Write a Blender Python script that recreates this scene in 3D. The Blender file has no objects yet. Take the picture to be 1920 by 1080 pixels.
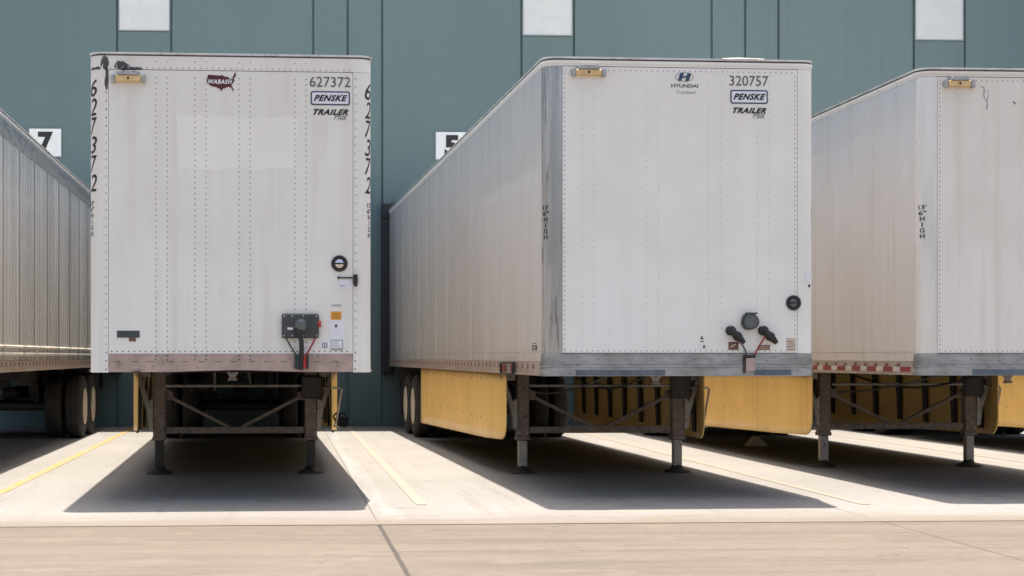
import bpy, math, random
from mathutils import Vector
random.seed(7)
R = math.radians
scene = bpy.context.scene
COL = scene.collection

# ------------------------------------------------------------------ camera, sky, sun, exposure
cam_d = bpy.data.cameras.new('camera')
cam = bpy.data.objects.new('camera', cam_d); COL.objects.link(cam)
cam.location = (0, 0, 1.34)
cam.rotation_euler = (R(90), 0, R(-3.5))
cam_d.sensor_width = 36; cam_d.lens = 58.1
cam_d.shift_x = 0.1266; cam_d.shift_y = 0.0667
cam_d.clip_end = 3000
cam_d.dof.use_dof = True; cam_d.dof.focus_distance = 15.6; cam_d.dof.aperture_fstop = 4.0
scene.camera = cam

SUN_EL = R(76); SUN_AZ = math.atan2(0.107, 1.0)          # behind the building, a touch to the right
world = bpy.data.worlds.new('World'); scene.world = world; world.use_nodes = True
wn = world.node_tree.nodes; wl = world.node_tree.links
sky = wn.new('ShaderNodeTexSky'); sky.sky_type = 'NISHITA'; sky.sun_disc = False
sky.sun_elevation = SUN_EL; sky.sun_rotation = SUN_AZ
sky.air_density = 1.0; sky.dust_density = 6.0; sky.ozone_density = 0.0
wl.new(sky.outputs[0], wn['Background'].inputs[0]); wn['Background'].inputs[1].default_value = 0.108
sun_d = bpy.data.lights.new('sun', 'SUN'); sun_d.energy = 4.4; sun_d.angle = R(0.5); sun_d.color = (1, .87, .72)
sun = bpy.data.objects.new('sun', sun_d); COL.objects.link(sun)
sv = Vector((math.sin(SUN_AZ)*math.cos(SUN_EL), math.cos(SUN_AZ)*math.cos(SUN_EL), math.sin(SUN_EL)))
sun.rotation_euler = sv.to_track_quat('Z', 'Y').to_euler()
scene.view_settings.view_transform = 'Standard'; scene.view_settings.look = 'None'
scene.view_settings.exposure = 1.47; scene.view_settings.gamma = 1

# ------------------------------------------------------------------ materials
def new_mat(name):
    m = bpy.data.materials.new(name); m.use_nodes = True
    return m, m.node_tree.nodes, m.node_tree.links, m.node_tree.nodes['Principled BSDF']
def math_n(n, l, op, a, b=None, c=None, clamp=False):
    x = n.new('ShaderNodeMath'); x.operation = op; x.use_clamp = clamp
    for i, v in enumerate((a, b, c)):
        if v is None: continue
        if isinstance(v, (int, float)): x.inputs[i].default_value = v
        else: l.new(v, x.inputs[i])
    return x.outputs[0]
def noise_n(n, l, vec, scale, loc=(0, 0, 0), detail=4, rough=.55):
    mp = n.new('ShaderNodeMapping'); mp.inputs['Scale'].default_value = scale; mp.inputs['Location'].default_value = loc
    l.new(vec, mp.inputs[0])
    t = n.new('ShaderNodeTexNoise'); t.inputs['Scale'].default_value = 1; t.inputs['Detail'].default_value = detail
    t.inputs['Roughness'].default_value = rough
    l.new(mp.outputs[0], t.inputs['Vector']); return t.outputs['Fac']
def ramp_n(n, l, fac, lo, hi, a=0., b=1.):
    x = n.new('ShaderNodeMapRange'); x.interpolation_type = 'SMOOTHSTEP'
    x.inputs[1].default_value = lo; x.inputs[2].default_value = hi; x.inputs[3].default_value = a; x.inputs[4].default_value = b
    l.new(fac, x.inputs[0]); return x.outputs[0]
def mix_n(n, l, fac, a, b):
    x = n.new('ShaderNodeMix'); x.data_type = 'RGBA'
    if isinstance(fac, (int, float)): x.inputs[0].default_value = fac
    else: l.new(fac, x.inputs[0])
    for k, v in ((6, a), (7, b)):
        if isinstance(v, tuple): x.inputs[k].default_value = (*v, 1)
        else: l.new(v, x.inputs[k])
    return x.outputs[2]
def objco(n): return n.new('ShaderNodeTexCoord').outputs['Object']
def plain(name, col, rough=.5, metal=0., var=.12, scale=6., bump=0., dark=None, dark_amt=.5, coat=0., stretch=(1, 1, 1), spec=.5):
    m, n, l, p = new_mat(name)
    v = objco(n)
    f = noise_n(n, l, v, tuple(scale*s for s in stretch), detail=5)
    a = tuple(c*(1-var) for c in col); b = tuple(min(1, c*(1+var)) for c in col)
    c = mix_n(n, l, ramp_n(n, l, f, .3, .7), a, b)
    if dark is not None:
        f2 = noise_n(n, l, v, tuple(scale*2.3*s for s in stretch), (7, 3, 1), 6, .65)
        c = mix_n(n, l, ramp_n(n, l, f2, .52, .72, 0, dark_amt), c, dark)
    l.new(c, p.inputs['Base Color'])
    l.new(ramp_n(n, l, f, .25, .75, max(.03, rough-.08), min(1, rough+.1)), p.inputs['Roughness'])
    p.inputs['Metallic'].default_value = metal
    p.inputs['Coat Weight'].default_value = coat; p.inputs['Coat Roughness'].default_value = .08
    p.inputs['Specular IOR Level'].default_value = spec
    if bump:
        bn = n.new('ShaderNodeBump'); bn.inputs['Strength'].default_value = bump; bn.inputs['Distance'].default_value = .02
        l.new(noise_n(n, l, v, (scale*4,)*3, detail=6), bn.inputs['Height']); l.new(bn.outputs[0], p.inputs['Normal'])
    return m
def paint(name, col, stain, stain_amt, rough=.4, wob=.0, scuff=None, coat=0., spec=.5, metal=0., grime=(.16, .14, .12), grime_amt=.5):
    """trailer paint: vertical run-off streaks, blotches, small chips, optional black scuff near a point (x, z)"""
    m, n, l, p = new_mat(name)
    v = objco(n); sep = n.new('ShaderNodeSeparateXYZ'); l.new(v, sep.inputs[0])
    st = noise_n(n, l, v, (7, 7, .35), (1, 0, 0), 5, .6)
    bl = noise_n(n, l, v, (1.1, 1.1, .9), (3, 1, 0), 4)
    c = mix_n(n, l, ramp_n(n, l, bl, .35, .65), col, tuple(x*k for x, k in zip(col, (.925, .92, .90))))
    c = mix_n(n, l, math_n(n, l, 'MULTIPLY', ramp_n(n, l, st, .45, .75), stain_amt), c, stain)
    fine = noise_n(n, l, v, (38, 38, 1.2), (5, 2, 0), 3)
    c = mix_n(n, l, ramp_n(n, l, fine, .6, .8, 0, .3*stain_amt), c, tuple(x*.72 for x in stain))
    chips = noise_n(n, l, v, (21, 21, 17), (9, 2, 4), 3, .5)
    c = mix_n(n, l, ramp_n(n, l, chips, .735, .775, 0, grime_amt), c, grime)
    if scuff:
        for (sx, sz, rx, rz) in scuff:
            dx = math_n(n, l, 'DIVIDE', math_n(n, l, 'SUBTRACT', sep.outputs[0], sx), rx)
            dz = math_n(n, l, 'DIVIDE', math_n(n, l, 'SUBTRACT', sep.outputs[2], sz), rz)
            d = math_n(n, l, 'SQRT', math_n(n, l, 'ADD', math_n(n, l, 'MULTIPLY', dx, dx), math_n(n, l, 'MULTIPLY', dz, dz)))
            nz = noise_n(n, l, v, (26, 26, 9), (2, 2, 2), 5, .7)
            k = math_n(n, l, 'SUBTRACT', math_n(n, l, 'ADD', 1.05, math_n(n, l, 'MULTIPLY', math_n(n, l, 'SUBTRACT', nz, .5), 2.6)), d)
            c = mix_n(n, l, ramp_n(n, l, k, 0, .25, 0, .95), c, (.025, .025, .026))
    l.new(c, p.inputs['Base Color'])
    l.new(ramp_n(n, l, bl, .3, .7, rough, rough+.1), p.inputs['Roughness'])
    p.inputs['Specular IOR Level'].default_value = spec
    p.inputs['Metallic'].default_value = metal
    p.inputs['Coat Weight'].default_value = coat; p.inputs['Coat Roughness'].default_value = .09; p.inputs['Coat IOR'].default_value = 1.75 if coat else 1.5
    if wob:
        bn = n.new('ShaderNodeBump'); bn.inputs['Strength'].default_value = wob; bn.inputs['Distance'].default_value = .05
        l.new(noise_n(n, l, v, (.9, .9, .45), (0, 0, 0), 2, .4), bn.inputs['Height']); l.new(bn.outputs[0], p.inputs['Normal'])
    return m
WHITE = (.80, .80, .79)
M = {}
M['front_a'] = paint('weathered_white_paint', (.87, .855, .795), (.68, .65, .55), .5, .42, .05, scuff=((-1.16, 4.035, .045, .06), (-1.0, 4.01, .07, .045), (-.90, 3.985, .08, .018), (-1.14, 3.88, .018, .10), (-1.24, 3.985, .05, .014)))
M['front_b'] = paint('clean_white_paint', (.90, .885, .835), (.79, .78, .73), .3, .35, .035)
M['front_c'] = paint('cream_white_paint', (.84, .805, .735), (.66, .60, .51), .5, .4, .05)
M['side'] = paint('glossy_white_side_paint', (.82, .805, .785), (.66, .62, .56), .6, .38, .02, coat=.6, spec=1., metal=.5)
M['side_d'] = plain('dull_aluminium_side', (.78, .77, .74), .3, .55, .05, 1.2, stretch=(1, 2.5, .2), dark=(.56, .52, .46), dark_amt=.3, coat=.5)
M['post'] = M['front_a']
M['steel'] = plain('worn_stainless_steel', (.50, .49, .47), .30, .75, .2, 2., stretch=(4, 4, .3), dark=(.10, .09, .09), dark_amt=.85)
M['post_c'] = plain('painted_metal_corner', (.78, .76, .71), .25, .35, .07, 2., stretch=(3, 3, .35))
M['rail_a'] = plain('weathered_rosy_metal_rail', (.46, .35, .30), .5, .25, .16, 5., dark=(.10, .08, .075), dark_amt=.6)
M['rail_b'] = plain('scratched_aluminium_rail', (.36, .37, .37), .36, .6, .2, 4., stretch=(1, 1, 3), dark=(.10, .11, .11), dark_amt=.6)
M['rail_side'] = plain('dusty_side_rail', (.40, .34, .29), .45, .2, .15, 4., dark=(.14, .10, .08), dark_amt=.5)
M['cap'] = plain('bare_top_rail', (.72, .70, .66), .32, .4, .12, 5., dark=(.22, .16, .11), dark_amt=.5)
M['cap_brown'] = plain('brown_top_rail', (.12, .10, .09), .45, .2, .2, 5.)
M['seam'] = plain('dark_seam_sealant', (.05, .045, .045), .7)
M['rivet_painted'] = plain('painted_rivet', (.60, .59, .57), .4, .1, .1, 30.)
M['rivet'] = plain('dull_rivet', (.42, .42, .40), .45, .3, .15, 30.)
M['rivet_dark'] = plain('dark_rivet', (.14, .13, .12), .5, .2, .15, 30.)
M['black'] = plain('black_rubber', (.022, .022, .022), .6, 0, .25, 12.)
M['under'] = plain('black_chassis_paint', (.035, .032, .03), .55, .1, .3, 6., dark=(.10, .06, .04), dark_amt=.5)
M['gear'] = plain('dusty_rusty_gear_steel', (.20, .155, .13), .6, .2, .25, 7., dark=(.05, .038, .03), dark_amt=.7)
M['gear_light'] = plain('scraped_gear_steel', (.36, .33, .30), .5, .3, .2, 9., dark=(.06, .05, .045), dark_amt=.7)
M['skirt'] = paint('yellow_skirt_panel', (.93, .63, .215), (.66, .43, .16), .55, .4, .05, grime=(.22, .13, .06), grime_amt=.7)
M['tyre'] = plain('tyre_rubber', (.02, .019, .018), .8, 0, .3, 8., dark=(.045, .038, .032), dark_amt=.4)
M['rim'] = plain('dusty_cream_wheel', (.66, .58, .46), .45, .1, .12, 6., dark=(.25, .18, .12), dark_amt=.5)
M['box'] = plain('dark_grey_box_plastic', (.055, .06, .06), .45, 0, .2, 10.)
M['socket'] = plain('grey_socket_metal', (.13, .14, .145), .4, .4, .15, 15.)
M['red_hose'] = plain('red_air_hose', (.30, .02, .03), .4)
M['green_hose'] = plain('blue_green_air_hose', (.02, .06, .06), .4)
M['grey_hose'] = plain('grey_air_hose', (.10, .105, .11), .45)
M['red'] = plain('red_plastic', (.42, .03, .03), .4)
M['maroon'] = plain('dark_maroon_decal', (.085, .012, .014), .4)
M['ink'] = plain('black_decal_ink', (.016, .016, .018), .45, 0, .1)
M['ink_soft'] = plain('faded_grey_decal_ink', (.10, .10, .10), .5)
M['ink_pale'] = plain('pale_grey_decal_ink', (.33, .34, .34), .5)
M['navy'] = plain('navy_decal', (.03, .065, .12), .4)
M['decal_white'] = plain('white_decal', (.78, .80, .83), .35, 0, .03)
M['patch'] = paint('touch_up_white_paint', (.925, .91, .86), (.85, .83, .78), .3, .5)
M['amber'] = plain('faded_amber_lens', (.70, .50, .24), .35, 0, .1, 14., dark=(.45, .28, .12), dark_amt=.4)
M['galv'] = plain('galvanised_bracket', (.42, .42, .40), .45, .5, .15, 20.)
M['orange'] = plain('orange_sticker', (.80, .36, .03), .4)
M['tan'] = plain('tan_label', (.62, .52, .42), .5, 0, .12, 25., dark=(.42, .33, .25), dark_amt=.5)
M['brown'] = plain('brown_tag', (.17, .075, .055), .5, 0, .25, 30.)
M['slate'] = plain('slate_plate', (.045, .06, .062), .4)
M['blue'] = plain('scuffed_blue_paint', (.10, .13, .155), .5, 0, .25, 8., dark=(.20, .20, .20), dark_amt=.8)
M['pink'] = plain('rosy_plate', (.46, .34, .31), .5, 0, .1)
M['tape_red'] = plain('red_reflective_tape', (.25, .03, .03), .4, 0, .3, 14., dark=(.10, .05, .04), dark_amt=.6)
M['tape_white'] = plain('white_reflective_tape', (.56, .53, .48), .4, 0, .15, 14., dark=(.25, .2, .17), dark_amt=.6)
M['foam'] = plain('black_dock_foam', (.03, .035, .04), .8, 0, .2, 4., bump=.3)
M['door'] = plain('pale_dock_door', (.5, .5, .48), .5)
M['pane'] = plain('frosted_window_panel', (.60, .645, .645), .25, 0, .03, 1.)
M['frame'] = plain('grey_window_frame', (.22, .27, .28), .4)
M['sign_w'] = plain('white_sign_board', (.74, .80, .80), .45, 0, .03, 3.)
M['chrome'] = plain('bright_metal', (.7, .7, .7), .2, .9)
M['yellow_line'] = None

def wall_mat():
    m, n, l, p = new_mat('teal_grey_panel_paint')
    v = objco(n)
    a = noise_n(n, l, v, (0.118, 0.123, 0.093), (2, 0, 1), 3)
    b = noise_n(n, l, v, (1.3, 1.3, .25), (0, 0, 0), 5)
    c = mix_n(n, l, ramp_n(n, l, a, .35, .65), (0.111, 0.179, 0.186), (0.142, 0.211, 0.215))
    c = mix_n(n, l, ramp_n(n, l, b, .5, .8, 0, .35), c, (0.096, 0.146, 0.160))
    rs = noise_n(n, l, v, (4.5, 4.5, .12), (3, 1, 2), 5, .65)
    c = mix_n(n, l, ramp_n(n, l, rs, .54, .75, 0, .35), c, (0.084, 0.127, 0.135))
    fine = noise_n(n, l, v, (9, 9, 9), (1, 1, 1), 6, .7)
    c = mix_n(n, l, ramp_n(n, l, fine, .4, .7, 0, .15), c, (0.088, 0.131, 0.137))
    l.new(c, p.inputs['Base Color']); p.inputs['Roughness'].default_value = .5
    bn = n.new('ShaderNodeBump'); bn.inputs['Strength'].default_value = .12; bn.inputs['Distance'].default_value = .01
    l.new(noise_n(n, l, v, (14, 14, 14), detail=6), bn.inputs['Height']); l.new(bn.outputs[0], p.inputs['Normal'])
    return m
M['wall'] = wall_mat()

def line_mask(n, l, coord, pos, w):
    return ramp_n(n, l, math_n(n, l, 'ABSOLUTE', math_n(n, l, 'SUBTRACT', coord, pos)), w*.5, w, 1, 0)
def drive_mat():
    m, n, l, p = new_mat('brushed_drive_concrete')
    v = objco(n); sep = n.new('ShaderNodeSeparateXYZ'); l.new(v, sep.inputs[0])
    big = noise_n(n, l, v, (.22, .5, 1), (4, 2, 0), 5)
    c = mix_n(n, l, ramp_n(n, l, big, .3, .7), (0.090, 0.076, 0.062), (0.113, 0.098, 0.081))
    st = noise_n(n, l, v, (.28, 5.5, 1), (1, 7, 0), 6, .62)
    c = mix_n(n, l, ramp_n(n, l, st, .50, .74, 0, .75), c, (0.052, 0.044, 0.036))
    st2 = noise_n(n, l, v, (.5, 17, 1), (6, 1, 0), 5, .6)
    c = mix_n(n, l, ramp_n(n, l, st2, .52, .75, 0, .4), c, (0.071, 0.060, 0.047))
    # two broad sweeps of tyre rubber across the yard
    for (y0, k, w, a) in ((11.9, .02, .16, .5), (11.15, .035, .10, .45), (12.35, .0, .07, .4), (10.5, .03, .2, .45)):
        yy = math_n(n, l, 'SUBTRACT', sep.outputs[1], math_n(n, l, 'MULTIPLY', sep.outputs[0], k))
        wob = math_n(n, l, 'MULTIPLY', noise_n(n, l, v, (.35, .2, 1), (y0, 0, 0), 3), .5)
        lm = line_mask(n, l, math_n(n, l, 'ADD', yy, wob), y0+.25, w*1.6)
        gap = ramp_n(n, l, noise_n(n, l, v, (.45, 9, 1), (y0*3, 1, 0), 4), .4, .65)
        c = mix_n(n, l, math_n(n, l, 'MULTIPLY', math_n(n, l, 'MULTIPLY', lm, gap), a), c, (0.032, 0.027, 0.022))
    gr = noise_n(n, l, v, (45, 60, 60), (0, 0, 0), 5, .75)
    c = mix_n(n, l, ramp_n(n, l, gr, .35, .65, 0, .55), c, (0.071, 0.060, 0.048))
    bl = noise_n(n, l, v, (.9, 3.2, 1), (12, 5, 0), 6, .68)
    c = mix_n(n, l, ramp_n(n, l, bl, .47, .70, 0, .55), c, (0.057, 0.046, 0.038))
    bl2 = noise_n(n, l, v, (1.6, 2.6, 1), (2, 15, 0), 5, .65)
    c = mix_n(n, l, ramp_n(n, l, bl2, .52, .72, 0, .45), c, (0.147, 0.125, 0.105))
    # thin dark scrub marks drawn out along the lane
    sk = noise_n(n, l, v, (.35, 24, 1), (9, 2, 0), 4, .55)
    c = mix_n(n, l, math_n(n, l, 'MULTIPLY', ramp_n(n, l, sk, .60, .72, 0, .6), ramp_n(n, l, noise_n(n, l, v, (.5, 1.1, 1), (4, 9, 0), 3), .42, .6)), c, (0.039, 0.031, 0.026))
    # a few hairline cracks
    vo = n.new('ShaderNodeTexVoronoi'); vo.feature = 'DISTANCE_TO_EDGE'; vo.inputs['Scale'].default_value = .45
    mpv = n.new('ShaderNodeMapping'); l.new(v, mpv.inputs[0])
    wv = n.new('ShaderNodeVectorMath'); wv.operation = 'ADD'; l.new(mpv.outputs[0], wv.inputs[0])
    nv = n.new('ShaderNodeTexNoise'); nv.inputs['Scale'].default_value = 3.0; nv.inputs['Detail'].default_value = 5; l.new(v, nv.inputs['Vector'])
    l.new(nv.outputs['Color'], wv.inputs[1]); l.new(wv.outputs[0], vo.inputs['Vector'])
    ck = math_n(n, l, 'MULTIPLY', ramp_n(n, l, vo.outputs['Distance'], .002, .006, .7, 0), ramp_n(n, l, noise_n(n, l, v, (.25, .4, 1), (3, 3, 0), 2), .53, .6))
    c = mix_n(n, l, ck, c, (0.037, 0.031, 0.028))
    md = noise_n(n, l, v, (9, 26, 9), (2, 8, 0), 5, .75)
    c = mix_n(n, l, ramp_n(n, l, md, .47, .68, 0, .5), c, (0.051, 0.040, 0.033))
    md2 = noise_n(n, l, v, (22, 34, 9), (4, 1, 0), 4, .7)
    c = mix_n(n, l, ramp_n(n, l, md2, .54, .7, 0, .45), c, (0.161, 0.136, 0.114))
    sp = noise_n(n, l, v, (13, 13, 13), (3, 3, 0), 2)
    c = mix_n(n, l, ramp_n(n, l, sp, .73, .76, 0, .8), c, (0.018, 0.016, 0.013))
    for x in (.775, 4.86, -3.31, 8.95, -7.4):
        wob = math_n(n, l, 'MULTIPLY', math_n(n, l, 'SUBTRACT', noise_n(n, l, v, (3, 3, 1), (x, 0, 0), 3), .5), .02)
        c = mix_n(n, l, math_n(n, l, 'MULTIPLY', line_mask(n, l, math_n(n, l, 'ADD', sep.outputs[0], wob), x, .022 if x < 4 else .011), .9), c, (0.012, 0.011, 0.010))
    l.new(c, p.inputs['Base Color']); p.inputs['Roughness'].default_value = .8
    bn = n.new('ShaderNodeBump'); bn.inputs['Strength'].default_value = .6; bn.inputs['Distance'].default_value = .01
    l.new(noise_n(n, l, v, (25, 70, 40), (0, 0, 0), 6, .65), bn.inputs['Height']); l.new(bn.outputs[0], p.inputs['Normal'])
    return m
def apron_mat():
    m, n, l, p = new_mat('pale_apron_concrete')
    v = objco(n); sep = n.new('ShaderNodeSeparateXYZ'); l.new(v, sep.inputs[0])
    big = noise_n(n, l, v, (.5, .3, 1), (4, 2, 0), 5)
    c = mix_n(n, l, ramp_n(n, l, big, .3, .7), (0.167, 0.165, 0.163), (0.197, 0.196, 0.197))
    st = noise_n(n, l, v, (6, .22, 1), (1, 7, 0), 5, .6)
    c = mix_n(n, l, ramp_n(n, l, st, .5, .75, 0, .55), c, (0.119, 0.114, 0.112))
    st2 = noise_n(n, l, v, (11, .5, 1), (5, 3, 0), 5, .6)
    c = mix_n(n, l, ramp_n(n, l, st2, .58, .75, 0, .45), c, (0.240, 0.251, 0.258))
    # polished wheel track beside the stall
    wob = math_n(n, l, 'MULTIPLY', noise_n(n, l, v, (.3, .25, 1), (2, 0, 0), 2), .2)
    lm = line_mask(n, l, math_n(n, l, 'ADD', sep.outputs[0], wob), .98, .13)
    c = mix_n(n, l, math_n(n, l, 'MULTIPLY', math_n(n, l, 'MULTIPLY', lm, .55), ramp_n(n, l, noise_n(n, l, v, (9, .5, 1), (8, 0, 0), 4), .35, .65)), c, (0.271, 0.290, 0.307))
    oil = noise_n(n, l, v, (1.1, .8, 1), (11, 5, 0), 5, .6)
    c = mix_n(n, l, ramp_n(n, l, oil, .6, .78, 0, .7), c, (0.052, 0.048, 0.046))
    gr = noise_n(n, l, v, (60, 60, 60), (0, 0, 0), 4, .7)
    c = mix_n(n, l, ramp_n(n, l, gr,   .3, .7, 0, .45), c, (0.114, 0.129, 0.126))
    for x in (.775, 4.86, -3.31, 8.95, -7.4):
        wob = math_n(n, l, 'MULTIPLY', math_n(n, l, 'SUBTRACT', noise_n(n, l, v, (3, 3, 1), (x, 0, 0), 3), .5), .02)
        c = mix_n(n, l, math_n(n, l, 'MULTIPLY', line_mask(n, l, math_n(n, l, 'ADD', sep.outputs[0], wob), x, .012), .7), c, (0.056, 0.053, 0.049))
    # dirt tracked in over the front edge of the slab, and scattered specks
    ey = math_n(n, l, 'ADD', sep.outputs[1], math_n(n, l, 'MULTIPLY', math_n(n, l, 'SUBTRACT', noise_n(n, l, v, (.8, 4, 1), (6, 4, 0), 6, .65), .5), 1.6))
    c = mix_n(n, l, ramp_n(n, l, ey, 12.9, 14.3, 1.0, 0), c, (0.104, 0.088, 0.072))
    md = noise_n(n, l, v, (16, 11, 9), (2, 8, 0), 5, .75)
    c = mix_n(n, l, ramp_n(n, l, md, .48, .68, 0, .32), c, (0.101, 0.092, 0.085))
    md2 = noise_n(n, l, v, (27, 24, 9), (4, 1, 0), 4, .7)
    c = mix_n(n, l, ramp_n(n, l, md2, .55, .7, 0, .35), c, (0.288, 0.285, 0.272))
    sp = noise_n(n, l, v, (17, 17, 17), (3, 3, 0), 2)
    c = mix_n(n, l, ramp_n(n, l, sp, .71, .75, 0, .6), c, (0.040, 0.037, 0.035))
    c = mix_n(n, l, math_n(n, l, 'MULTIPLY', ramp_n(n, l, noise_n(n, l, v, (2, 9, 1), (1, 4, 0), 4), .4, .6), math_n(n, l, 'MULTIPLY', line_mask(n, l, sep.outputs[1], 13.1, .02), .5)), c, (0.057, 0.050, 0.044))
    for y in (17.5, 22.0, 26.5):
        c = mix_n(n, l, math_n(n, l, 'MULTIPLY', line_mask(n, l, sep.outputs[1], y, .014), .6), c, (0.056, 0.053, 0.049))
    l.new(c, p.inputs['Base Color']); p.inputs['Roughness'].default_value = .75
    bn = n.new('ShaderNodeBump'); bn.inputs['Strength'].default_value = .5; bn.inputs['Distance'].default_value = .008
    l.new(noise_n(n, l, v, (45, 30, 40), (0, 0, 0), 6, .65), bn.inputs['Height']); l.new(bn.outputs[0], p.inputs['Normal'])
    return m
def line_mat(name, col, wear):
    m, n, l, p = new_mat(name)
    v = objco(n)
    w = noise_n(n, l, v, (14, 2.2, 1), (3, 0, 0), 5, .65)
    c = mix_n(n, l, ramp_n(n, l, w, .62-wear, .82-wear), col, (.205, .188, .165))
    sep = n.new('ShaderNodeSeparateXYZ'); l.new(v, sep.inputs[0])
    yy = math_n(n, l, 'ADD', sep.outputs[1], math_n(n, l, 'MULTIPLY', noise_n(n, l, v, (9, 1.6, 1), (1, 5, 0), 5, .7), 5))
    c = mix_n(n, l, ramp_n(n, l, yy, 16.6, 20.5, .95, 0), c, (.205, .188, .165))
    ch = noise_n(n, l, v, (35, 9, 1), (7, 2, 0), 4, .6)
    c = mix_n(n, l, ramp_n(n, l, ch, .56, .62, 0, .85), c, (.20, .185, .163))
    l.new(c, p.inputs['Base Color']); p.inputs['Roughness'].default_value = .65
    return m
M['drive'] = drive_mat(); M['apron'] = apron_mat()
M['line_bright'] = line_mat('yellow_line_paint', (.40, .19, .025), .18)
M['line_faded'] = line_mat('faded_yellow_line_paint', (.245, .203, .135), .32)

# ------------------------------------------------------------------ mesh helpers
class MB:
    def __init__(s): s.v = []; s.f = []; s.m = []; s.mats = []; s.smooth = []
    def mi(s, m):
        m = M[m] if isinstance(m, str) else m
        if m not in s.mats: s.mats.append(m)
        return s.mats.index(m)
    def add(s, verts, faces, m, smooth=False):
        b = len(s.v); k = s.mi(m)
        s.v += [tuple(x) for x in verts]
        for f in faces: s.f.append(tuple(b+i for i in f)); s.m.append(k); s.smooth.append(smooth)
    def box(s, x0, x1, y0, y1, z0, z1, m, bev=0.):
        if bev:
            b = bev; pts = []
            # chamfered box: 24 verts
            X = (x0, x1); Y = (y0, y1); Z = (z0, z1); idx = {}
            for i in (0, 1):
                for j in (0, 1):
                    for k in (0, 1):
                        sx = b if i == 0 else -b; sy = b if j == 0 else -b; sz = b if k == 0 else -b
                        idx[i, j, k, 'x'] = len(pts); pts.append((X[i], Y[j]+sy, Z[k]+sz))
                        idx[i, j, k, 'y'] = len(pts); pts.append((X[i]+sx, Y[j], Z[k]+sz))
                        idx[i, j, k, 'z'] = len(pts); pts.append((X[i]+sx, Y[j]+sy, Z[k]))
            F = []
            def q(a): F.append(a)
            for i in (0, 1):
                o = [idx[i, 0, 0, 'x'], idx[i, 1, 0, 'x'], idx[i, 1, 1, 'x'], idx[i, 0, 1, 'x']]; q(o if i else o[::-1])
                o = [idx[0, i, 0, 'y'], idx[1, i, 0, 'y'], idx[1, i, 1, 'y'], idx[0, i, 1, 'y']]; q(o[::-1] if i else o)
                o = [idx[0, 0, i, 'z'], idx[1, 0, i, 'z'], idx[1, 1, i, 'z'], idx[0, 1, i, 'z']]; q(o if i else o[::-1])
            for j in (0, 1):
                for k in (0, 1):
                    q([idx[0, j, k, 'y'], idx[1, j, k, 'y'], idx[1, j, k, 'z'], idx[0, j, k, 'z']])
                    q([idx[j, 0, k, 'x'], idx[j, 1, k, 'x'], idx[j, 1, k, 'z'], idx[j, 0, k, 'z']])
                    q([idx[j, k, 0, 'x'], idx[j, k, 1, 'x'], idx[j, k, 1, 'y'], idx[j, k, 0, 'y']])
            for i in (0, 1):
                for j in (0, 1):
                    for k in (0, 1): q([idx[i, j, k, 'x'], idx[i, j, k, 'y'], idx[i, j, k, 'z']])
            s.add(pts, F, m); return
        s.add([(x, y, z) for x in (x0, x1) for y in (y0, y1) for z in (z0, z1)],
              [(0, 1, 3, 2), (4, 6, 7, 5), (0, 4, 5, 1), (2, 3, 7, 6), (0, 2, 6, 4), (1, 5, 7, 3)], m)
    def bar(s, a, b, w, h, m, up=(0, 0, 1)):
        a = Vector(a); b = Vector(b); d = (b-a).normalized(); u = Vector(up)
        if abs(d.dot(u)) > .98: u = Vector((0, 1, 0))
        r = d.cross(u).normalized()*w/2; u = r.cross(d).normalized()*h/2
        s.add([p+i*r+j*u for p in (a, b) for i, j in ((-1, -1), (1, -1), (1, 1), (-1, 1))],
              [(3, 2, 1, 0), (4, 5, 6, 7), (0, 1, 5, 4), (1, 2, 6, 5), (2, 3, 7, 6), (3, 0, 4, 7)], m)
    def tube(s, pts, rad, m, n=10, caps=True):
        pts = [Vector(p) for p in pts]; rr = rad if isinstance(rad, (list, tuple)) else [rad]*len(pts)
        V = []; F = []; ref = None
        for i, p in enumerate(pts):
            d = (pts[min(i+1, len(pts)-1)]-pts[max(i-1, 0)]).normalized()
            if ref is None: ref = Vector((0, 0, 1)) if abs(d.z) < .9 else Vector((1, 0, 0))
            a = (ref-d*ref.dot(d)).normalized(); b = d.cross(a); ref = a
            V += [p+rr[i]*(math.cos(2*math.pi*k/n)*a+math.sin(2*math.pi*k/n)*b) for k in range(n)]
        for i in range(len(pts)-1):
            for k in range(n): F.append((i*n+k, i*n+(k+1) % n, (i+1)*n+(k+1) % n, (i+1)*n+k))
        s.add(V, F, m, True)
        if caps:
            s.add(V[:n], [tuple(range(n))[::-1]], m); s.add(V[-n:], [tuple(range(n))], m)
    def lathe(s, c, axis, prof, m, n=24):
        """prof: (radius, distance along axis); axis unit vector"""
        c = Vector(c); ax = Vector(axis).normalized(); t = Vector((0, 0, 1)) if abs(ax.z) < .9 else Vector((1, 0, 0))
        a = (t-ax*t.dot(ax)).normalized(); b = ax.cross(a); V = []; F = []
        for r, h in prof: V += [c+ax*h+r*(math.cos(2*math.pi*k/n)*a+math.sin(2*math.pi*k/n)*b) for k in range(n)]
        for i in range(len(prof)-1):
            for k in range(n): F.append((i*n+k, i*n+(k+1) % n, (i+1)*n+(k+1) % n, (i+1)*n+k))
        s.add(V, F, m, True)
        s.add(V[-n:], [tuple(range(n))], m); s.add(V[:n], [tuple(range(n))[::-1]], m)
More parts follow.
